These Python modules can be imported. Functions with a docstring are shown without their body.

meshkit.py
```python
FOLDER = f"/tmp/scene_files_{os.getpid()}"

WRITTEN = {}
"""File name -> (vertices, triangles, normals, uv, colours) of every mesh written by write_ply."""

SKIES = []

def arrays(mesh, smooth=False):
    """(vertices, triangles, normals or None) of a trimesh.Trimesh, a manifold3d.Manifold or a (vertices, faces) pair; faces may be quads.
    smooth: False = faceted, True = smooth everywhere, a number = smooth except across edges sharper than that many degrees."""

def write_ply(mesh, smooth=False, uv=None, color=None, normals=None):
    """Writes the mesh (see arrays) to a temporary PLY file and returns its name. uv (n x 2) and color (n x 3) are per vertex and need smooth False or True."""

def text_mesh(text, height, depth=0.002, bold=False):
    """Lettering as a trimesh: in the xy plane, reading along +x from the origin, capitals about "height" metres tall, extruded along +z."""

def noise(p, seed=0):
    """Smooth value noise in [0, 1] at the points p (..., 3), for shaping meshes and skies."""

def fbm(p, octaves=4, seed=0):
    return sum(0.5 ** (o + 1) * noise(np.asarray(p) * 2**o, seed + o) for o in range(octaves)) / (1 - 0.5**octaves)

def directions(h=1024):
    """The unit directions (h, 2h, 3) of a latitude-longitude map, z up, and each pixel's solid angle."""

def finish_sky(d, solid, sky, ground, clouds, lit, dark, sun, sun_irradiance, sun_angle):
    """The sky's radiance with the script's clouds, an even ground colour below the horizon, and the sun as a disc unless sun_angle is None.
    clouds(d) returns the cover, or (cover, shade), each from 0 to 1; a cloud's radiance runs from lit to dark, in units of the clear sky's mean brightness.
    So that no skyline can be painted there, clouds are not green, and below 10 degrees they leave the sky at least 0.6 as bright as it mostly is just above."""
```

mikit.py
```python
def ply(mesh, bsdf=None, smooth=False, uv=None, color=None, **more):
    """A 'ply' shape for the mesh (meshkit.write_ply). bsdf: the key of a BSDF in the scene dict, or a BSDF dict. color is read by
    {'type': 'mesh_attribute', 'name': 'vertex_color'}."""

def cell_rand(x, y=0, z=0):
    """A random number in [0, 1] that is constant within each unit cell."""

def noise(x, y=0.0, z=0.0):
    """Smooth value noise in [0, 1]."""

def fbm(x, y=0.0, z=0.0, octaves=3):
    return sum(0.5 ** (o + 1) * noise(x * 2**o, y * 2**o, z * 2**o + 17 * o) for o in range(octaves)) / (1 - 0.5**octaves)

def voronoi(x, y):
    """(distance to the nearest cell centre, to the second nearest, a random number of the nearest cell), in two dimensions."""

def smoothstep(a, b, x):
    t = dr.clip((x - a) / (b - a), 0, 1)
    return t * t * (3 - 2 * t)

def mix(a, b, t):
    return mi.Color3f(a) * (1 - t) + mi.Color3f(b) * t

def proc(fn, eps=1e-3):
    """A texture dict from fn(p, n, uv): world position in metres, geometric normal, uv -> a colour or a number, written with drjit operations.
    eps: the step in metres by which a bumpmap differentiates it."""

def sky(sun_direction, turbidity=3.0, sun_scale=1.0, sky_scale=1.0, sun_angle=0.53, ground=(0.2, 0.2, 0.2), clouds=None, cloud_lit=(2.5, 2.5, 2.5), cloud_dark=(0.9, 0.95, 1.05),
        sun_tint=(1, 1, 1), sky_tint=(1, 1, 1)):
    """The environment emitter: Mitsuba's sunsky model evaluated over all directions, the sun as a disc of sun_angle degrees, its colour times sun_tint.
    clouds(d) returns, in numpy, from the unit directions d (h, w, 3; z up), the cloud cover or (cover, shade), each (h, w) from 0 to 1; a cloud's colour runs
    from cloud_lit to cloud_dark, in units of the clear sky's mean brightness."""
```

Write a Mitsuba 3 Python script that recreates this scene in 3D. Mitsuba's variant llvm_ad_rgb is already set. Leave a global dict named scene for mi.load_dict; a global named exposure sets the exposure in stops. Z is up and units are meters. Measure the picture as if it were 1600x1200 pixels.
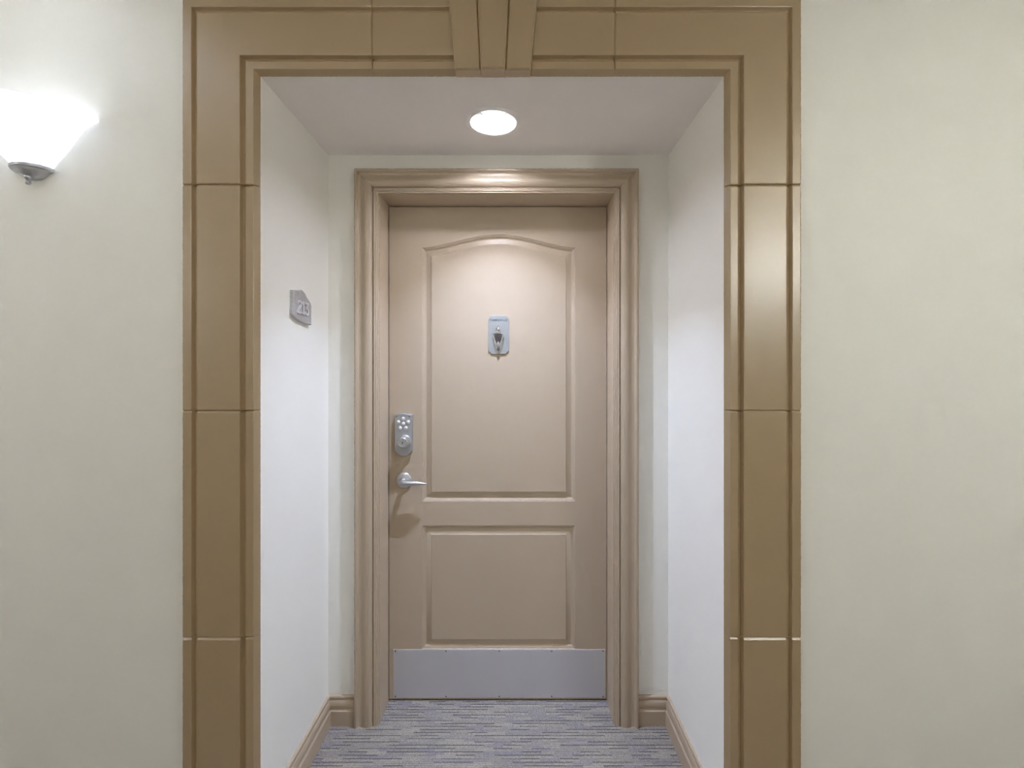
import math
import numpy as np
import trimesh
import manifold3d as m3
from shapely.geometry import Polygon, Point, box as sbox
import drjit as dr
import mitsuba as mi
import mikit
import meshkit
from mikit import noise, fbm, cell_rand, smoothstep, mix

T = mi.ScalarTransform4f
scene, labels = {}, {}

# ------------------------------------------------------------------ camera, light, exposure
# x to the right, y into the picture, z up; the eye stands 1.374 m above the corridor carpet
EYE = 1.374
scene['camera'] = {
    'type': 'perspective', 'fov_axis': 'x', 'fov': math.degrees(2 * math.atan(800 / 725)),
    'principal_point_offset_x': -5 / 1600, 'principal_point_offset_y': 19 / 1200,
    'near_clip': 0.02, 'far_clip': 50.0,
    'to_world': T().look_at(origin=[0, 0, EYE], target=[0, 1, EYE], up=[0, 0, 1])}
exposure = 0.0

DOWNLIGHT = (262.0, 270.0, 318.0)            # the bulb over the door, cool white: its face
DOWNBEAM = (6.8, 8.2, 11.6)                   # and its beam
SCONCE_COOL = ((1.35, 1.5, 1.8), (0.7, 0.8, 1.0), (2.2, 2.5, 3.0))      # (glass, bulb, beam to the ceiling)
SCONCE_RIGHT = ((80.0, 83.0, 81.0), None, (5.0, 5.1, 4.7))      # the lit bowls on the facing wall
SCONCE_LEFT = ((48.0, 48.5, 51.0), None, (3.0, 3.0, 3.0))
SCONCE_MID = ((14.0, 14.2, 13.8), None, (2.6, 2.6, 2.5))

# ------------------------------------------------------------------ dimensions (metres)
XL, XR = -0.730, 0.598          # the alcove's side walls
YF, YB = 1.33, 1.8125           # corridor wall, alcove's back wall
SOF = 2.220                     # alcove soffit
HALL_C = 2.52                   # corridor ceiling
HY = -0.47                      # opposite corridor wall
HX0, HX1 = -3.6, 3.6
JL, JR, JT = -0.529, 0.384, 2.066   # door opening between the jambs
YD = 1.939                      # face of the door

# ------------------------------------------------------------------ materials
def mat(name, color, rough, spec=0.5, metallic=0.0, bump=None, bscale=0.0005, eps=1e-3, **more):
    b = {'type': 'principled', 'base_color': color if isinstance(color, dict) else {'type': 'rgb', 'value': list(color)},
         'roughness': rough, 'specular': spec, 'metallic': metallic, **more}
    if bump is not None:
        b = {'type': 'bumpmap', 'arbitrary': mikit.proc(bump, eps), 'scale': bscale, 'bsdf': b}
    scene[name] = {'type': 'twosided', 'bsdf': b}
    return name

def roller(p, n, uv):
    return fbm(p.x * 260, p.y * 260, p.z * 260, 2)
def grain_v(p, n, uv):
    w = 3 * noise(p.x * 9, p.z * 1.3)
    return 0.65 * noise(p.x * 250 + w, p.z * 6) + 0.35 * noise(p.x * 430 + w, p.z * 12, 3.0)
def grain_h(p, n, uv):
    w = 3 * noise(p.z * 9, p.x * 1.3)
    return 0.65 * noise(p.z * 250 + w, p.x * 6) + 0.35 * noise(p.z * 430 + w, p.x * 12, 3.0)
def brushed(p, n, uv):
    return noise(p.x * 30, p.z * 1500)
def pitted(p, n, uv):
    return fbm(p.y * 330, p.z * 330, p.x * 200, 3)

CELL_L, CELL_W = 0.070, 0.0150
def carpet_color(p, n, uv):
    row = dr.floor(p.y / CELL_W)
    x = p.x / CELL_L + 0.5 * (row - 2 * dr.floor(row / 2)) + 0.25 * cell_rand(row, 5)
    col = dr.floor(x)
    r1, r2 = cell_rand(col, row, 1), cell_rand(col, row, 2)
    base = mix(mix((0.29, 0.265, 0.235), (0.385, 0.35, 0.295), r1), (0.275, 0.25, 0.255), smoothstep(0.6, 1.0, r2))
    f = p.y / CELL_W - row
    stripe = smoothstep(0.25, 0.5, dr.abs(2 * (2 * f - dr.floor(2 * f)) - 1) + 0.25 * (noise(p.x * 420, p.y * 420) - 0.5))
    line = smoothstep(0.66, 0.78, f) * smoothstep(0.40, 0.60, cell_rand(col, row, 3))
    c = mix(base, (0.13, 0.112, 0.115), 0.42 * stripe)
    c = mix(c, (0.060, 0.050, 0.065), 0.8 * line)
    return c * (0.62 + 0.76 * noise(p.x * 700, p.y * 700))
def carpet_bump(p, n, uv):
    return noise(p.x * 520, p.y * 520) + 0.7 * dr.abs(2 * (2 * p.y / CELL_W - dr.floor(2 * p.y / CELL_W)) - 1)
def plaque_color(p, n, uv):
    return mix((0.44, 0.44, 0.46), (0.60, 0.60, 0.63), fbm(p.y * 240, p.z * 240, 0.0, 3))

mat('wall_paint', (0.80, 0.787, 0.738), 0.62, 0.3, bump=roller, bscale=0.0001)
mat('soffit_paint', (0.82, 0.79, 0.76), 0.75, 0.2, bump=roller, bscale=0.0001)
mat('ceiling_paint', (0.86, 0.84, 0.79), 0.8, 0.2)
TR = (0.44, 0.35, 0.258)
mat('stone_paint', (0.332, 0.237, 0.134), 0.34, 1.0, bump=roller, bscale=0.0002)
mat('trim_paint', TR, 0.40, 0.4)
mat('door_stile_paint', TR, 0.38, 0.5, bump=grain_v, bscale=0.0006, eps=5e-4)
mat('door_rail_paint', TR, 0.38, 0.5, bump=grain_h, bscale=0.0006, eps=5e-4)
mat('door_panel_paint', TR, 0.36, 0.5, bump=grain_v, bscale=0.0002, eps=5e-4)
mat('kick_metal', (0.60, 0.59, 0.61), 0.42, metallic=0.45, bump=brushed, bscale=0.00003, eps=3e-4)
mat('satin_nickel', (0.66, 0.68, 0.72), 0.28, metallic=0.95)
mat('nickel_plate', (0.47, 0.485, 0.505), 0.40, metallic=0.75)
mat('polished_nickel', (0.80, 0.80, 0.82), 0.15, metallic=1.0)
mat('dark_nickel', (0.22, 0.20, 0.22), 0.22, metallic=0.9)
mat('pearl_button', (0.80, 0.80, 0.82), 0.25, metallic=0.2, clearcoat=0.5)
mat('pewter', {**mikit.proc(plaque_color)}, 0.48, metallic=0.55, bump=pitted, bscale=0.0012, eps=5e-4)
mat('pewter_number', (0.74, 0.74, 0.77), 0.35, metallic=0.5)
mat('dark_ink', (0.03, 0.035, 0.05), 0.5)
mat('screw_metal', (0.16, 0.14, 0.15), 0.4, metallic=0.6)
mat('sconce_metal', (0.55, 0.56, 0.60), 0.35, metallic=0.8)
mat('sconce_glass', (0.86, 0.86, 0.85), 0.25, 0.5)
mat('white_enamel', (0.85, 0.84, 0.82), 0.35, 0.5)
mat('carpet', {**mikit.proc(carpet_color)}, 0.95, 0.1, bump=carpet_bump, bscale=0.0016, eps=4e-4)
mat('rubber', (0.05, 0.045, 0.05), 0.7)

# ------------------------------------------------------------------ mesh helpers
def numbered(key):
    if key not in scene and key not in labels:
        return key
    i = 1
    while f'{key}_{i:03d}' in scene or f'{key}_{i:03d}' in labels:
        i += 1
    return f'{key}_{i:03d}'

def add(name, mesh, m, parent=None, smooth=False, emit=None, label=None):
    key = numbered((parent + '__' if parent else '') + name)
    d = mikit.ply(mesh, m, smooth)
    if emit is not None:
        d['emitter'] = {'type': 'area', 'radiance': {'type': 'rgb', 'value': list(emit)}}
    scene[key] = d
    if label:
        labels[key] = {'label': label}
    return key

def thing(name, label, cat, group=None, kind=None):
    key = numbered(name)
    labels[key] = {'label': label, 'category': cat}
    if group: labels[key]['group'] = group
    if kind: labels[key]['kind'] = kind
    return key

def struct(name, mesh, m, label, cat, smooth=False):
    key = add(name, mesh, m, smooth=smooth)
    labels[key] = {'label': label, 'category': cat, 'kind': 'structure'}
    return key

def M(v, f):
    t = trimesh.Trimesh(np.asarray(v, float), np.asarray(f, int), process=True)
    t.fix_normals()
    return t

def bx(x0, x1, y0, y1, z0, z1):
    b = trimesh.creation.box((x1 - x0, y1 - y0, z1 - z0))
    b.apply_translation(((x0 + x1) / 2, (y0 + y1) / 2, (z0 + z1) / 2))
    return b

def ext(poly, d):
    return trimesh.creation.extrude_polygon(poly, d, engine='earcut')

def remap(mesh, fn):
    """vertices (a, b, c) -> fn(a, b, c) -> three arrays."""
    v = np.array(mesh.vertices)
    return M(np.stack(fn(v[:, 0], v[:, 1], v[:, 2]), 1), mesh.faces)

def ext_y(poly, y0, y1):         # a polygon drawn in x, z, from y0 to y1
    return remap(ext(poly, y1 - y0), lambda a, b, c: (a, y0 + c, b))

def ext_z(poly, z0, z1):
    m = ext(poly, z1 - z0)
    m.apply_translation((0, 0, z0))
    return m

def loft(rings, profile):
    """rings: closed rings (n x 3) that follow the 2-D profile polygon (n x 2); capped at both ends."""
    n, k = len(profile), len(rings)
    v = np.vstack(rings)
    f = []
    for r in range(k - 1):
        for i in range(n):
            j = (i + 1) % n
            a, b, c, d = r * n + i, r * n + j, (r + 1) * n + j, (r + 1) * n + i
            f += [[a, b, c], [a, c, d]]
    tri = np.asarray(m3.triangulate([np.asarray(profile, float)]))
    if len(tri) == 0:
        tri = np.asarray(m3.triangulate([np.asarray(profile, float)[::-1]]))
        tri = n - 1 - tri
    f = np.vstack([f, tri[:, ::-1], tri + (k - 1) * n])
    return M(v, f)

def ccw(profile):
    p = np.asarray(profile, float)
    a = np.sum(p[:, 0] * np.roll(p[:, 1], -1) - np.roll(p[:, 0], -1) * p[:, 1])
    return p if a > 0 else p[::-1]

def revolve(profile, n=48):
    """profile (r, h) -> solid about z."""
    return trimesh.creation.revolve(np.asarray(profile, float), sections=n)

def axis_y(mesh, x, y, z):       # a lathe's +z becomes -y (towards the corridor), its foot at (x, y, z)
    return remap(mesh, lambda a, b, c: (x + a, y - c, z + b))

def chain(pts, seg=20):
    """hull chain of spheres: (x, y, z, r)."""
    balls = [m3.Manifold.sphere(p[3], seg).translate([p[0], p[1], p[2]]) for p in pts]
    parts = [m3.Manifold.batch_hull([a, b]) for a, b in zip(balls, balls[1:])]
    u = m3.Manifold.batch_boolean(parts, m3.OpType.Add)
    t = u.to_mesh()
    return trimesh.Trimesh(t.vert_properties[:, :3], t.tri_verts, process=True)

def bevel_y(poly, yf, yb, c, inset=None):
    """convex-ish polygon in x, z; front face at yf bevelled by c, back at yb."""
    inner = poly.buffer(-(inset or c), join_style=2)
    p = ccw(np.array(poly.exterior.coords)[:-1])
    q0 = ccw(np.array(inner.exterior.coords)[:-1])
    # same vertex count: match the nearest vertex of the inset outline
    q = np.array([q0[np.argmin(((q0 - a) ** 2).sum(1))] for a in p])
    R = lambda pts, y: np.stack([pts[:, 0], np.full(len(pts), y), pts[:, 1]], 1)
    return loft([R(p, yb), R(p, yf + c), R(q, yf)], p)

def mitre_offset(p, d):
    """every vertex of the ccw outline p moved inwards by d along its mitre (vertex count kept)."""
    p = np.asarray(p, float)
    e = np.roll(p, -1, 0) - p
    e /= np.linalg.norm(e, axis=1, keepdims=True)
    nrm = np.stack([-e[:, 1], e[:, 0]], 1)          # inwards for ccw
    a, b = np.roll(nrm, 1, 0), nrm
    m = a + b
    m /= (1 + (a * b).sum(1))[:, None]
    return p + d * m

# ------------------------------------------------------------------ the setting: corridor and alcove
struct('floor', bx(HX0, HX1, HY, 2.05, -0.04, 0.0), 'carpet',
       'grey and purple carpet of short woven stripes in front of the door', 'floor')
front = Polygon([(HX0, 0), (HX1, 0), (HX1, HALL_C), (HX0, HALL_C)]).difference(sbox(XL, -1, XR, SOF))
struct('wall_front', ext_y(front, YF, YF + 0.02), 'wall_paint',
       'pale corridor wall on both sides of the tan stone surround', 'wall')
struct('wall_left', bx(XL - 0.06, XL, YF + 0.02, YB, 0, SOF), 'wall_paint', 'left side wall of the alcove with the number plaque', 'wall')
struct('wall_right', bx(XR, XR + 0.06, YF + 0.02, YB, 0, SOF), 'wall_paint', 'bare right side wall of the alcove', 'wall')
back = sbox(XL - 0.06, 0, XR + 0.06, SOF).difference(sbox(JL - 0.022, -1, JR + 0.022, JT + 0.022))
struct('wall_back', ext_y(back, YB, YB + 0.18), 'wall_paint', 'narrow back wall of the alcove around the door casing', 'wall')
LX, LY = -0.074, 1.573           # the downlight's place
sof = sbox(XL - 0.06, YF + 0.02, XR + 0.06, YB + 0.18).difference(Point(LX, LY).buffer(0.0815, 48))
struct('ceiling', ext_z(sof, SOF, SOF + 0.03), 'soffit_paint', 'flat soffit of the alcove around the round downlight', 'ceiling')
# the rest of the corridor
struct('ceiling_hall', bx(HX0, HX1, HY, YF + 0.02, HALL_C, HALL_C + 0.05), 'ceiling_paint', 'corridor ceiling above the stone surround', 'ceiling')
struct('wall_opposite', bx(HX0, HX1, HY - 0.06, HY, 0, HALL_C), 'wall_paint', 'corridor wall facing the door', 'wall')
struct('wall_end_left', bx(HX0 - 0.06, HX0, HY, YF + 0.02, 0, HALL_C), 'wall_paint', 'far left end of the corridor', 'wall')
struct('wall_end_right', bx(HX1, HX1 + 0.06, HY, YF + 0.02, 0, HALL_C), 'wall_paint', 'far right end of the corridor', 'wall')

# ------------------------------------------------------------------ the stone surround: profile (u outwards from the opening, h proud of the wall)
SUR = [(0.0, 0.0), (0.0015, 0.004), (0.0095, 0.0155), (0.0115, 0.0170), (0.0315, 0.0170), (0.0332, 0.0162), (0.0345, 0.0145),
       (0.0415, 0.0095), (0.0428, 0.0090), (0.0438, 0.0100), (0.0462, 0.0195), (0.0472, 0.0213), (0.0492, 0.0220),
       (0.1660, 0.0220), (0.1678, 0.0212), (0.1690, 0.0194), (0.1776, 0.0122), (0.1788, 0.0116), (0.1798, 0.0126),
       (0.1822, 0.0195), (0.1832, 0.0213), (0.1850, 0.0220), (0.2055, 0.0220), (0.2080, 0.0210), (0.2090, 0.0185), (0.2090, 0.0)]
SUR = np.array(SUR)
surround = thing('trim_2', 'tan moulded stone surround framing the alcove, with a stepped keystone at the top', 'surround', kind='structure')

def cut(h, c):
    return np.maximum(h - c, 0.0)

def column_block(side, z0, z1):
    x0, s = (XL, -1) if side < 0 else (XR, 1)
    R = lambda z, c: np.stack([x0 + s * SUR[:, 0], YF - cut(SUR[:, 1], c), np.full(len(SUR), z)], 1)
    C, D, E = 0.0065, 0.0020, 0.0045
    rings = [R(z0, D), R(z0 + D, 0), R(z1 - C, 0), R(z1, E)] if z0 > 0 else [R(z0, 0), R(z1 - C, 0), R(z1, E)]
    return loft(rings, SUR)

def corner_block(side, z0, xe):
    x0, s = (XL, -1) if side < 0 else (XR, 1)
    C = 0.0032
    u, h = SUR[:, 0], SUR[:, 1]
    V = lambda z, c: np.stack([x0 + s * u, YF - cut(h, c), np.full(len(u), z)], 1)
    H = lambda x, c: np.stack([np.full(len(u), x), YF - cut(h, c), SOF + u], 1)
    corner = np.stack([x0 + s * u, YF - h, SOF + u], 1)
    return loft([V(z0, 0.0022), V(z0 + 0.0022, 0), corner, H(xe + s * C, 0), H(xe, C)], SUR)

def lintel_block(xa, xb, sa=0.0, sb=0.0):
    C = 0.0032
    u, h = SUR[:, 0], SUR[:, 1]
    s = np.sign(xb - xa)
    H = lambda x, k, c: np.stack([x + k * u, YF - cut(h, c), SOF + u], 1)
    return loft([H(xa, sa, C), H(xa + s * C, sa, 0), H(xb, sb, 0)], SUR)

JZ = [1.9034, 1.2650, 0.6241, 0.0]
JXL, JXR = -0.4047, 0.2819
KL, KR, KS = -0.1690, 0.0440, 0.0886     # keystone's foot and the lean of its sides
G = 0.0002
for side, jx in ((-1, JXL), (1, JXR)):
    add('block', corner_block(side, JZ[0] + G, jx), 'stone_paint', surround, 20)
    for a, b in zip(JZ, JZ[1:]):
        add('block', column_block(side, b, a - G), 'stone_paint', surround, 20)
add('block', lintel_block(JXL + G, KL - 0.001, 0, -KS), 'stone_paint', surround, 20)
add('block', lintel_block(JXR - G, KR + 0.001, 0, KS), 'stone_paint', surround, 20)
zb, zt = 2.2185, 2.462
def lean(x, z, k):
    return x + k * (z - zb)
KC = (-0.0962, -0.0280, 0.045)
def key_piece(xa, ka, xb, kb, z0, z1, h, c):
    p = Polygon([(lean(xa, z0, ka), z0), (lean(xb, z0, kb), z0), (lean(xb, z1, kb), z1), (lean(xa, z1, ka), z1)])
    return bevel_y(p, YF - h, YF, c)
add('keystone', key_piece(KL, -KS, KC[0] - 0.0004, -KC[2], zb, zt - 0.004, 0.034, 0.0045), 'stone_paint', surround, 20)
add('keystone', key_piece(KC[0], -KC[2], KC[1], KC[2], zb - 0.001, zt, 0.040, 0.0045), 'stone_paint', surround, 20)
add('keystone', key_piece(KC[1] + 0.0004, KC[2], KR, KS, zb, zt - 0.004, 0.034, 0.0045), 'stone_paint', surround, 20)

# ------------------------------------------------------------------ baseboards: profile (t out from the wall, z)
BASE = ccw([(0, 0), (0.016, 0), (0.016, 0.053), (0.0150, 0.0575), (0.0125, 0.060), (0.0095, 0.063), (0.0095, 0.0665), (0.0125, 0.070),
            (0.0135, 0.078), (0.0125, 0.088), (0.0095, 0.0955), (0.0060, 0.0975), (0.0060, 0.1000), (0.0085, 0.1030), (0.0095, 0.1070),
            (0.0085, 0.1110), (0.0055, 0.1135), (0, 0.1140)])
def base_run(fn, mitre0, mitre1, length):
    t, z = BASE[:, 0], BASE[:, 1]
    ring = lambda l, m: np.stack(fn(l + m * t, t, z), 1)
    return loft([ring(0, mitre0), ring(length, mitre1)], BASE)
struct('baseboard_left', base_run(lambda l, t, z: (XL + t, YF + 0.004 + l, z), 0, -1, YB - YF - 0.004), 'trim_paint',
       'tan moulded baseboard along the left side of the alcove', 'baseboard', 20)
struct('baseboard_right', base_run(lambda l, t, z: (XR - t, YF + 0.004 + l, z), 0, -1, YB - YF - 0.004), 'trim_paint',
       'tan moulded baseboard along the right side of the alcove', 'baseboard', 20)
CI = 0.0025                       # the casing stands this far back from the jamb's edge
CW = 0.0900
cl, cr, ct = JL - CI, JR + CI, JT + CI
struct('baseboard_back_left', base_run(lambda l, t, z: (cl - CW - 0.0004 - l, YB - t, z), 0, -1, (cl - CW - 0.0004) - XL), 'trim_paint',
       'short tan baseboard left of the door casing', 'baseboard', 20)
struct('baseboard_back_right', base_run(lambda l, t, z: (cr + CW + 0.0004 + l, YB - t, z), 0, -1, XR - (cr + CW + 0.0004)), 'trim_paint',
       'short tan baseboard right of the door casing', 'baseboard', 20)
struct('baseboard_front_left', base_run(lambda l, t, z: (XL - 0.2095 - l, YF - t, z), 0, 0, XL - 0.2095 - HX0), 'trim_paint',
       'tan baseboard of the corridor left of the surround', 'baseboard', 20)
struct('baseboard_front_right', base_run(lambda l, t, z: (XR + 0.2095 + l, YF - t, z), 0, 0, HX1 - XR - 0.2095), 'trim_paint',
       'tan baseboard of the corridor right of the surround', 'baseboard', 20)

# ------------------------------------------------------------------ door frame: casing (u outwards from the opening, h proud of the back wall) and jambs
CAS = np.array([(0, -0.0), (0, 0.0095), (0.0010, 0.0105), (0.0050, 0.0110), (0.0062, 0.0118), (0.0066, 0.0135), (0.0080, 0.0142), (0.0120, 0.0143),
                (0.0132, 0.0150), (0.0142, 0.0163), (0.0165, 0.0165), (0.0175, 0.0155), (0.0180, 0.0105), (0.0190, 0.0095), (0.0205, 0.0100),
                (0.0216, 0.0130), (0.0240, 0.0165), (0.0290, 0.0205), (0.0350, 0.0232), (0.0410, 0.0245), (0.0470, 0.0240), (0.0530, 0.0222), (0.0585, 0.0195),
                (0.0640, 0.0176), (0.0700, 0.0172), (0.0740, 0.0185), (0.0765, 0.0210), (0.0785, 0.0245), (0.0805, 0.0262), (0.0830, 0.0268), (0.0860, 0.0266),
                (0.0885, 0.0255), (0.0897, 0.0235), (0.0900, 0.0200), (0.0900, 0.0)])
frame = thing('trim_1', 'tan moulded door casing and jambs around the entry door', 'door frame', kind='structure')
u, h = CAS[:, 0], CAS[:, 1]
for x0, s in ((cl, -1), (cr, 1)):
    lo = np.stack([x0 + s * u, YB - h, np.zeros(len(u))], 1)
    hi = np.stack([x0 + s * u, YB - h, ct + u], 1)
    add('casing', loft([lo, hi], CAS), 'trim_paint', frame, 25)
add('head_casing', loft([np.stack([cl - u, YB - h, ct + u], 1), np.stack([cr + u, YB - h, ct + u], 1)], CAS), 'trim_paint', frame, 25)
add('jamb', bx(JL - 0.021, JL, YB - 0.001, YB + 0.18, 0, JT), 'trim_paint', frame)
add('jamb', bx(JR, JR + 0.021, YB - 0.001, YB + 0.18, 0, JT), 'trim_paint', frame)
add('head_jamb', bx(JL - 0.021, JR + 0.021, YB - 0.001, YB + 0.18, JT, JT + 0.021), 'trim_paint', frame)

# ------------------------------------------------------------------ the door
door = thing('door_1', 'tan two-panel entry door with an arched upper panel, knocker and steel kick plate', 'door', kind='structure')
DL, DR, DB, DT = JL + 0.0025, JR - 0.0025, 0.007, JT - 0.003
YK = YD + 0.044
PL, PR = -0.3890, 0.2513
A0, A1, A2 = 0.8326, 1.8927, 1.9480       # upper panel: foot, shoulder, crest
B0, B1 = 0.2162, 0.7323                   # lower panel
tt = np.linspace(0, 1, 61)
arch = np.stack([PL + (PR - PL) * tt, A1 + (A2 - A1) * (0.5 - 0.5 * np.cos(2 * np.pi * tt)) ** 0.86], 1)
add('stile', bx(DL, PL, YD, YK, DB, DT), 'door_stile_paint', door)
add('stile', bx(PR, DR, YD, YK, DB, DT), 'door_stile_paint', door)
add('rail', ext_y(Polygon(list(arch) + [(PR, DT), (PL, DT)]), YD, YK), 'door_rail_paint', door)
add('rail', bx(PL, PR, YD, YK, B1, A0), 'door_rail_paint', door)
add('rail', bx(PL, PR, YD, YK, DB, B0), 'door_rail_paint', door)
# moulding profile: distance in from the outline, depth behind the face
MOULD = [(0.0, 0.0), (0.0012, 0.0022), (0.0052, 0.0030), (0.0058, 0.0046), (0.0092, 0.0060), (0.0100, 0.0078), (0.0135, 0.0102), (0.0160, 0.0106),
         (0.0185, 0.0104), (0.0375, 0.0042), (0.0385, 0.0016), (0.0400, 0.0010)]
def panel(outline):
    p = ccw(outline)
    rings = [np.stack([p[:, 0], np.full(len(p), YK), p[:, 1]], 1)]
    for d, y in MOULD:
        q = mitre_offset(p, d)
        q[:, 0] = np.clip(q[:, 0], PL + d, PR - d)      # the arch's first points run into the corner
        rings.append(np.stack([q[:, 0], np.full(len(q), YD + y), q[:, 1]], 1))
    return loft(rings, rings[-1][:, [0, 2]])
add('panel', panel([(PL, A0), (PR, A0)] + [tuple(a) for a in arch[::-1]]), 'door_panel_paint', door, 14, label='tall upper panel with an arched top')
add('panel', panel([(PL, B0), (PR, B0), (PR, B1), (PL, B1)]), 'door_panel_paint', door, 14, label='smaller rectangular lower panel')
add('door_sweep', bx(DL + 0.004, DR - 0.004, YD + 0.012, YD + 0.03, 0.0008, DB - 0.0002), 'rubber', door, label='dark strip under the door')

# kick plate with its screws
kick = add('kick_plate', bevel_y(sbox(-0.5094, 0.0125, 0.3770, 0.2145), YD - 0.0016, YD - 0.0001, 0.0008), 'kick_metal', door, label='brushed steel kick plate')
for zz, xs in ((0.0185, (-0.500, -0.289, -0.067, 0.1525, 0.367)), (0.2080, (-0.500, -0.289, -0.067, 0.1525, 0.367))):
    for x in xs:
        add('screw', axis_y(revolve([(0, 0), (0.0033, 0), (0.0030, 0.0008), (0.0012, 0.0013), (0, 0.0013)], 16), x, YD - 0.0016, zz), 'screw_metal', kick, 30)

# keypad lock
lx = -0.4640
ang = np.linspace(0, 1, 13)
top = [(lx + 0.0365 - 0.073 * t, 1.1955 + 0.0062 * math.sin(math.pi * t)) for t in ang]
bot = [(lx - 0.0365 + 0.073 * t, 1.0470 - 0.0235 * math.sin(math.pi * t) ** 0.8) for t in ang]
lock_poly = Polygon(top + bot).buffer(-0.002).buffer(0.002)
lock_p = np.array(lock_poly.exterior.coords)[:-1]
def stack_y(poly, steps):
    p = ccw(np.array(poly.exterior.coords)[:-1])
    c = p.mean(0)
    hw = np.abs(p - c).max(0)
    rings = [np.stack([c[0] + (p[:, 0] - c[0]) * (1 - d / hw[0]), np.full(len(p), y), c[1] + (p[:, 1] - c[1]) * (1 - d / hw[1])], 1) for d, y in steps]
    return loft(rings, p)
lock = thing('door_1__keypad_lock', '', '')
labels[lock] = {'label': 'satin nickel keypad deadbolt with six round buttons'}
YL = YD - 0.018
add('plate', stack_y(lock_poly, [(0, YD), (0, YL + 0.004), (0.0012, YL + 0.001), (0.0032, YL)]), 'nickel_plate', lock, 25)
S2 = 1.921 / 725
for px, py in ((630.2, 654.0), (622.6, 659.3), (637.9, 659.3), (630.2, 661.9), (625.3, 668.7), (634.4, 668.7)):
    add('button', axis_y(revolve([(0, -0.001), (0.0074, -0.001), (0.0074, 0.0006), (0.0065, 0.0010), (0.0062, 0.0022), (0.0050, 0.0034), (0.0028, 0.0039), (0, 0.0040)], 24),
                         (px - 805) * S2, YL, EYE - (py - 581) * S2), 'pearl_button', lock, 30)
for x in (-0.4905, -0.4385):
    add('screw', axis_y(revolve([(0, -0.0005), (0.0026, -0.0005), (0.0022, 0.0006), (0, 0.0006)], 12), x, YL, 1.1885), 'screw_metal', lock, 30)
kx, kz = -0.4576, 1.0862
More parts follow.
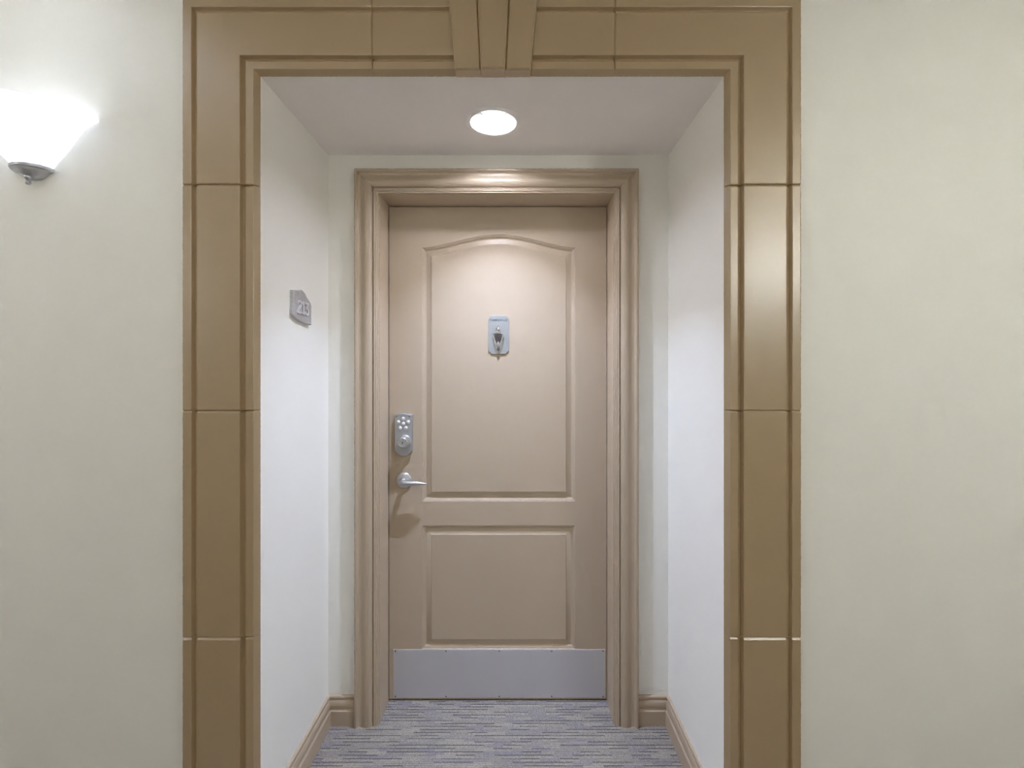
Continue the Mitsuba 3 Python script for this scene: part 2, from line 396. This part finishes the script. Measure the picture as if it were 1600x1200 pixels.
add('cylinder', axis_y(revolve([(0, -0.001), (0.0275, -0.001), (0.0275, 0.004), (0.0255, 0.006), (0.0262, 0.010), (0.0250, 0.020), (0.0215, 0.031), (0.0205, 0.036), (0.0185, 0.038), (0.0150, 0.0382), (0.0146, 0.0372), (0, 0.0372)], 48),
                       kx, YL, kz), 'satin_nickel', lock, 30)
slot = ext_y(sbox(kx - 0.0014, kz - 0.006, kx + 0.0014, kz + 0.0045), YL - 0.0376, YL - 0.0370)
add('keyhole', slot, 'dark_ink', lock)

# lever handle
lever = thing('door_1__lever_handle', '', '')
labels[lever] = {'label': 'satin nickel lever handle on a round rose'}
hx, hz = -0.4640, 0.9220
add('rose', axis_y(revolve([(0, 0), (0.0335, 0), (0.0335, 0.003), (0.0322, 0.0065), (0.0285, 0.0092), (0.0200, 0.0108), (0.0130, 0.0125), (0.0120, 0.014), (0, 0.014)], 56), hx, YD, hz), 'satin_nickel', lever, 35)
neck = axis_y(revolve([(0, 0.010), (0.0125, 0.010), (0.0105, 0.016), (0.0100, 0.034), (0.0112, 0.042), (0.0110, 0.051), (0.0080, 0.0555), (0, 0.0565)], 32), hx, YD, hz)
add('neck', neck, 'satin_nickel', lever, 35)
arm = []
for t in np.linspace(0, 1, 12):
    x = hx + 0.002 + t * 0.0985
    y = YD - 0.0465 + 0.006 * t * t
    z = hz - 0.0005 - 0.0055 * t
    r = 0.0092 + 0.0014 * math.sin(math.pi * min(t / 0.9, 1)) - 0.0076 * max(0, (t - 0.50) / 0.50) ** 1.5
    arm.append((x, y, z, r))
add('arm', chain(arm, 28), 'satin_nickel', lever, 40)

# knocker
knock = thing('door_1__knocker', '', '')
labels[knock] = {'label': 'grey metal plate with a small urn-shaped door knocker'}
px0, pz0, pz1, pw = -0.0693, 1.4487, 1.6090, 0.0432
c = 0.0115
plate = Polygon([(px0 - pw + c, pz0), (px0 + pw - c, pz0), (px0 + pw - c, pz0 + 0.003), (px0 + pw - 0.003, pz0 + c), (px0 + pw, pz0 + c),
                 (px0 + pw, pz1 - c), (px0 + pw - 0.003, pz1 - c), (px0 + pw - c, pz1 - 0.003), (px0 + pw - c, pz1), (px0 - pw + c, pz1),
                 (px0 - pw + c, pz1 - 0.003), (px0 - pw + 0.003, pz1 - c), (px0 - pw, pz1 - c), (px0 - pw, pz0 + c), (px0 - pw + 0.003, pz0 + c), (px0 - pw + c, pz0 + 0.003)])
FD = YD + 0.0010                # the panel's field
YP = FD - 0.0055
add('plate', stack_y(plate, [(0, FD), (0, YP + 0.0012), (0.0010, YP)]), 'nickel_plate', knock)
word = meshkit.text_mesh('CHARLESTON', 0.0082, 0.0004, True)
b = word.bounds
sx = 0.0730 / (b[1][0] - b[0][0])
add('lettering', remap(word, lambda a, bb, cc: (px0 + sx * (a - (b[0][0] + b[1][0]) / 2), YP + 0.0001 - cc, 1.5855 + bb)), 'dark_ink', knock, label='dark lettering that reads CHARLESTON')
add('rule', bx(px0 - 0.036, px0 + 0.036, YP - 0.0003, YP + 0.0004, 1.5735, 1.5742), 'nickel_plate', knock)
cx = px0 - 0.0012
def half_lathe(prof, x, y, z, ky=0.7):
    return remap(revolve(prof, 28), lambda a, bb, cc: (x + a, y + ky * bb, z + cc))
yk = YP - 0.009
add('finial', half_lathe([(0, -0.003), (0.0095, -0.003), (0.0085, 0.001), (0.0105, 0.0035), (0.0112, 0.007), (0.0085, 0.0115), (0.0042, 0.0150), (0.0030, 0.0190), (0.0020, 0.0240), (0, 0.0275)], cx, yk, 1.5425), 'polished_nickel', knock, 35)
crown = chain([(cx - 0.0225, yk, 1.5285, 0.0026), (cx - 0.013, yk - 0.002, 1.5325, 0.0044), (cx, yk - 0.003, 1.5350, 0.0060), (cx + 0.013, yk - 0.002, 1.5325, 0.0044), (cx + 0.0225, yk, 1.5285, 0.0026)], 20)
add('crown', crown, 'polished_nickel', knock, 40)
add('urn', half_lathe([(0, -0.042), (0.003, -0.041), (0.0065, -0.034), (0.0115, -0.020), (0.0150, -0.008), (0.0160, 0.0), (0, 0.0)], cx, yk + 0.002, 1.5270, 0.55), 'dark_nickel', knock, 35)
ring = []
for t in np.linspace(-1, 1, 19):
    ring.append((cx + 0.0205 * math.copysign(abs(t) ** 0.75, t), yk - 0.0065 + 0.003 * abs(t), 1.4815 + 0.0455 * abs(t) ** 1.35, 0.0024 + 0.0016 * (1 - abs(t)) ** 2))
add('striker', chain(ring, 16), 'polished_nickel', knock, 40)
add('striker_ball', half_lathe([(0, -0.009), (0.0045, -0.007), (0.0068, -0.001), (0.0060, 0.005), (0.0035, 0.0085), (0.0042, 0.0115), (0.0025, 0.0145), (0, 0.0150)], cx, yk - 0.007, 1.4855, 0.9), 'polished_nickel', knock, 35)
add('strike_plate', axis_y(revolve([(0, -0.0005), (0.0062, -0.0005), (0.0062, 0.003), (0.0045, 0.006), (0, 0.0065)], 20), cx, YP, 1.4690), 'dark_nickel', knock, 30)

# ------------------------------------------------------------------ number plaque on the alcove's left wall
plaque = thing('number_plaque', 'irregular pewter plaque with the raised number 213 on the left alcove wall', 'sign')
pts = [(1.4990, 1.5600), (1.5100, 1.5550), (1.5212, 1.5502), (1.5370, 1.5465), (1.5530, 1.5440), (1.5800, 1.5418), (1.6057, 1.5400), (1.6360, 1.5387), (1.6367, 1.5600), (1.6356, 1.5850),
       (1.6360, 1.6087), (1.6190, 1.6215), (1.6008, 1.6323), (1.5850, 1.6440), (1.5670, 1.6507), (1.5500, 1.6480), (1.5250, 1.6435), (1.5036, 1.6395), (1.5020, 1.6200), (1.5030, 1.6000), (1.5005, 1.5800)]
pp = Polygon(pts)
p = ccw(np.array(pp.exterior.coords)[:-1])
# the front face is finely meshed so that it can be hammered uneven
tri = m3.CrossSection([p]).offset(-0.0022, m3.JoinType.Round, 2.0, 16)
def ring_x(q, x): return np.stack([np.full(len(q), x), q[:, 0], q[:, 1]], 1)
TX = 0.0118
body = loft([ring_x(p, XL), ring_x(p, XL + TX - 0.0015), ring_x(mitre_offset(p, 0.0016), XL + TX)], p)
for _ in range(4):
    body = body.subdivide()
v = np.array(body.vertices)
wob = (meshkit.fbm(v * 95, 3, 4) - 0.5) * 0.0022
wob2 = (meshkit.fbm(v * 60, 2, 9) - 0.5) * 0.003
edge = v[:, 0] > XL + 0.002
v[:, 0] += np.where(edge, wob, 0)
v[:, 1] += np.where(edge, wob2, 0) * (v[:, 0] < XL + TX - 0.0012)
add('body', M(v, body.faces), 'pewter', plaque, 40)
num = [meshkit.text_mesh(d, 0.0415, 0.005, True) for d in '213']
for d, yc in zip(num, (1.5385, 1.5665, 1.5940)):
    bb = d.bounds
    add('numeral', remap(d, lambda a, b2, c2: (XL + TX - 0.0020 + 1.3 * c2, yc + 0.92 * (a - (bb[0][0] + bb[1][0]) / 2), 1.5685 + b2)), 'pewter_number', plaque)

# ------------------------------------------------------------------ the recessed downlight
dl = thing('recessed_downlight', 'round white recessed downlight in the alcove soffit above the door', 'light')
def lathe_open(prof, n, x, y, z):
    m = revolve(prof, n)
    m.apply_translation((x, y, z))
    return m
add('trim_ring', lathe_open([(0.0770, 0.006), (0.0770, -0.002), (0.0785, -0.0042), (0.0830, -0.0050), (0.0900, -0.0038), (0.0940, -0.0015), (0.0950, -0.0002), (0.0812, -0.0002), (0.0812, 0.006), (0.0770, 0.006)], 72, LX, LY, SOF), 'white_enamel', dl, 30)
add('reflector', lathe_open([(0.0790, 0.0065), (0.0770, 0.020), (0.0720, 0.060), (0.0640, 0.095), (0.0450, 0.118), (0, 0.120), (0, 0.124), (0.0480, 0.122), (0.0670, 0.098), (0.0750, 0.062), (0.0805, 0.020), (0.0812, 0.0065), (0.0790, 0.0065)], 64, LX, LY, SOF), 'white_enamel', dl, 40)
add('bulb_neck', lathe_open([(0.0415, 0.040), (0.0400, 0.055), (0.0280, 0.085), (0.0190, 0.100), (0.0190, 0.117), (0, 0.117), (0, 0.040), (0.0415, 0.040)], 40, LX, LY, SOF), 'white_enamel', dl, 30)
face = revolve([(0, 0.0300), (0.0150, 0.0304), (0.0300, 0.0320), (0.0385, 0.0350), (0.0415, 0.0396), (0, 0.0396)], 40)
face.apply_translation((LX, LY, SOF))
face.fix_normals()
add('bulb', face, 'white_enamel', dl, False, DOWNLIGHT, 'glowing white bulb')

scene['recessed_downlight_beam'] = {'type': 'spot', 'to_world': T().look_at(origin=[LX, LY, SOF + 0.027], target=[LX, LY, 0], up=[0, 1, 0]),
    'intensity': {'type': 'rgb', 'value': list(DOWNBEAM)}, 'beam_width': 6.0, 'cutoff_angle': 46.0}

# ------------------------------------------------------------------ wall sconces: half bowls of white glass on a metal pan
BOWL = [(0.050, -0.138), (0.063, -0.121), (0.082, -0.101), (0.101, -0.078), (0.118, -0.054), (0.132, -0.035), (0.146, -0.020), (0.162, -0.010), (0.174, -0.005), (0.181, -0.001), (0.182, 0.003), (0.178, 0.005)]
def half_shell(prof, n, sx, sy, thick):
    """half of a lathe, closed at the wall plane: local x along the wall, y out from it (positive), z up."""
    prof = np.array(prof)
    inner = prof.copy()
    inner[:, 0] -= thick
    loop = np.vstack([prof, inner[::-1]])
    rings = []
    for a in np.linspace(0, math.pi, n):
        rings.append(np.stack([sx * loop[:, 0] * math.cos(a), sy * loop[:, 0] * math.sin(a), loop[:, 1]], 1))
    return loft(rings, loop)
def half_solid(prof, n, sx, sy):
    prof = np.array(prof)
    rings = [np.stack([sx * prof[:, 0] * math.cos(a), sy * prof[:, 0] * math.sin(a), prof[:, 1]], 1) for a in np.linspace(0, math.pi, n)]
    return loft(rings, prof)
def sconce(x, wy, face, z, light, label, group):
    t = thing('wall_sconce', label, 'wall lamp', group)
    put = lambda m: remap(m, lambda a, b, c: (x + a, wy + face * b, z + c))
    add('glass_bowl', put(half_shell(BOWL, 49, 1.0, 0.88, 0.005)), 'sconce_glass', t, 40, light[0], 'white glass half bowl, lit')
    pan = [(0.002, -0.170), (0.020, -0.168), (0.033, -0.160), (0.042, -0.152), (0.052, -0.148), (0.0545, -0.144), (0.0545, -0.138), (0.051, -0.1345), (0.002, -0.1345)]
    add('metal_pan', put(half_solid(pan, 33, 1.0, 0.95)), 'sconce_metal', t, 30, label='pewter pan under the bowl')
    fin = revolve([(0, -0.190), (0.0040, -0.1885), (0.0062, -0.184), (0.0055, -0.180), (0.0035, -0.1775), (0.0060, -0.174), (0.0095, -0.1705), (0.0095, -0.165), (0, -0.165)], 20)
    fin.apply_translation((0, 0.020, 0))
    add('finial', put(fin), 'sconce_metal', t, 30)
    plate = ext(sbox(-0.045, -0.128, 0.045, 0.0), 0.004)
    add('back_plate', put(remap(plate, lambda a, b, c: (a, c, b))), 'white_enamel', t)
    bulb = trimesh.creation.icosphere(3, 0.026)
    bulb.apply_scale((1, 1, 1.25))
    bulb.apply_translation((0, 0.085, -0.050))
    add('bulb', put(bulb), 'white_enamel', t, True, light[1])
    if len(light) > 2:
        o = (x, wy + face * 0.085, z - 0.010)
        scene[t + '_beam'] = {'type': 'spot', 'to_world': T().look_at(origin=o, target=[o[0], o[1] + face * 0.85, o[2] + 1], up=[1, 0, 0]),
                              'intensity': {'type': 'rgb', 'value': list(light[2])}, 'beam_width': 20.0, 'cutoff_angle': 43.0}
SZ = 2.091
sconce(-1.375, YF, -1, SZ, SCONCE_COOL, 'lit white glass half-bowl wall sconce on the corridor wall left of the surround', None)
sconce(1.70, HY, 1, SZ, SCONCE_RIGHT, 'white half-bowl sconce on the wall facing the door, towards the right end', None)
sconce(-2.90, HY, 1, SZ, SCONCE_LEFT, 'white half-bowl sconce on the wall facing the door, towards the left end', None)
sconce(-0.60, HY, 1, SZ, SCONCE_MID, 'white half-bowl sconce on the wall facing the door, nearly across from the door', None)
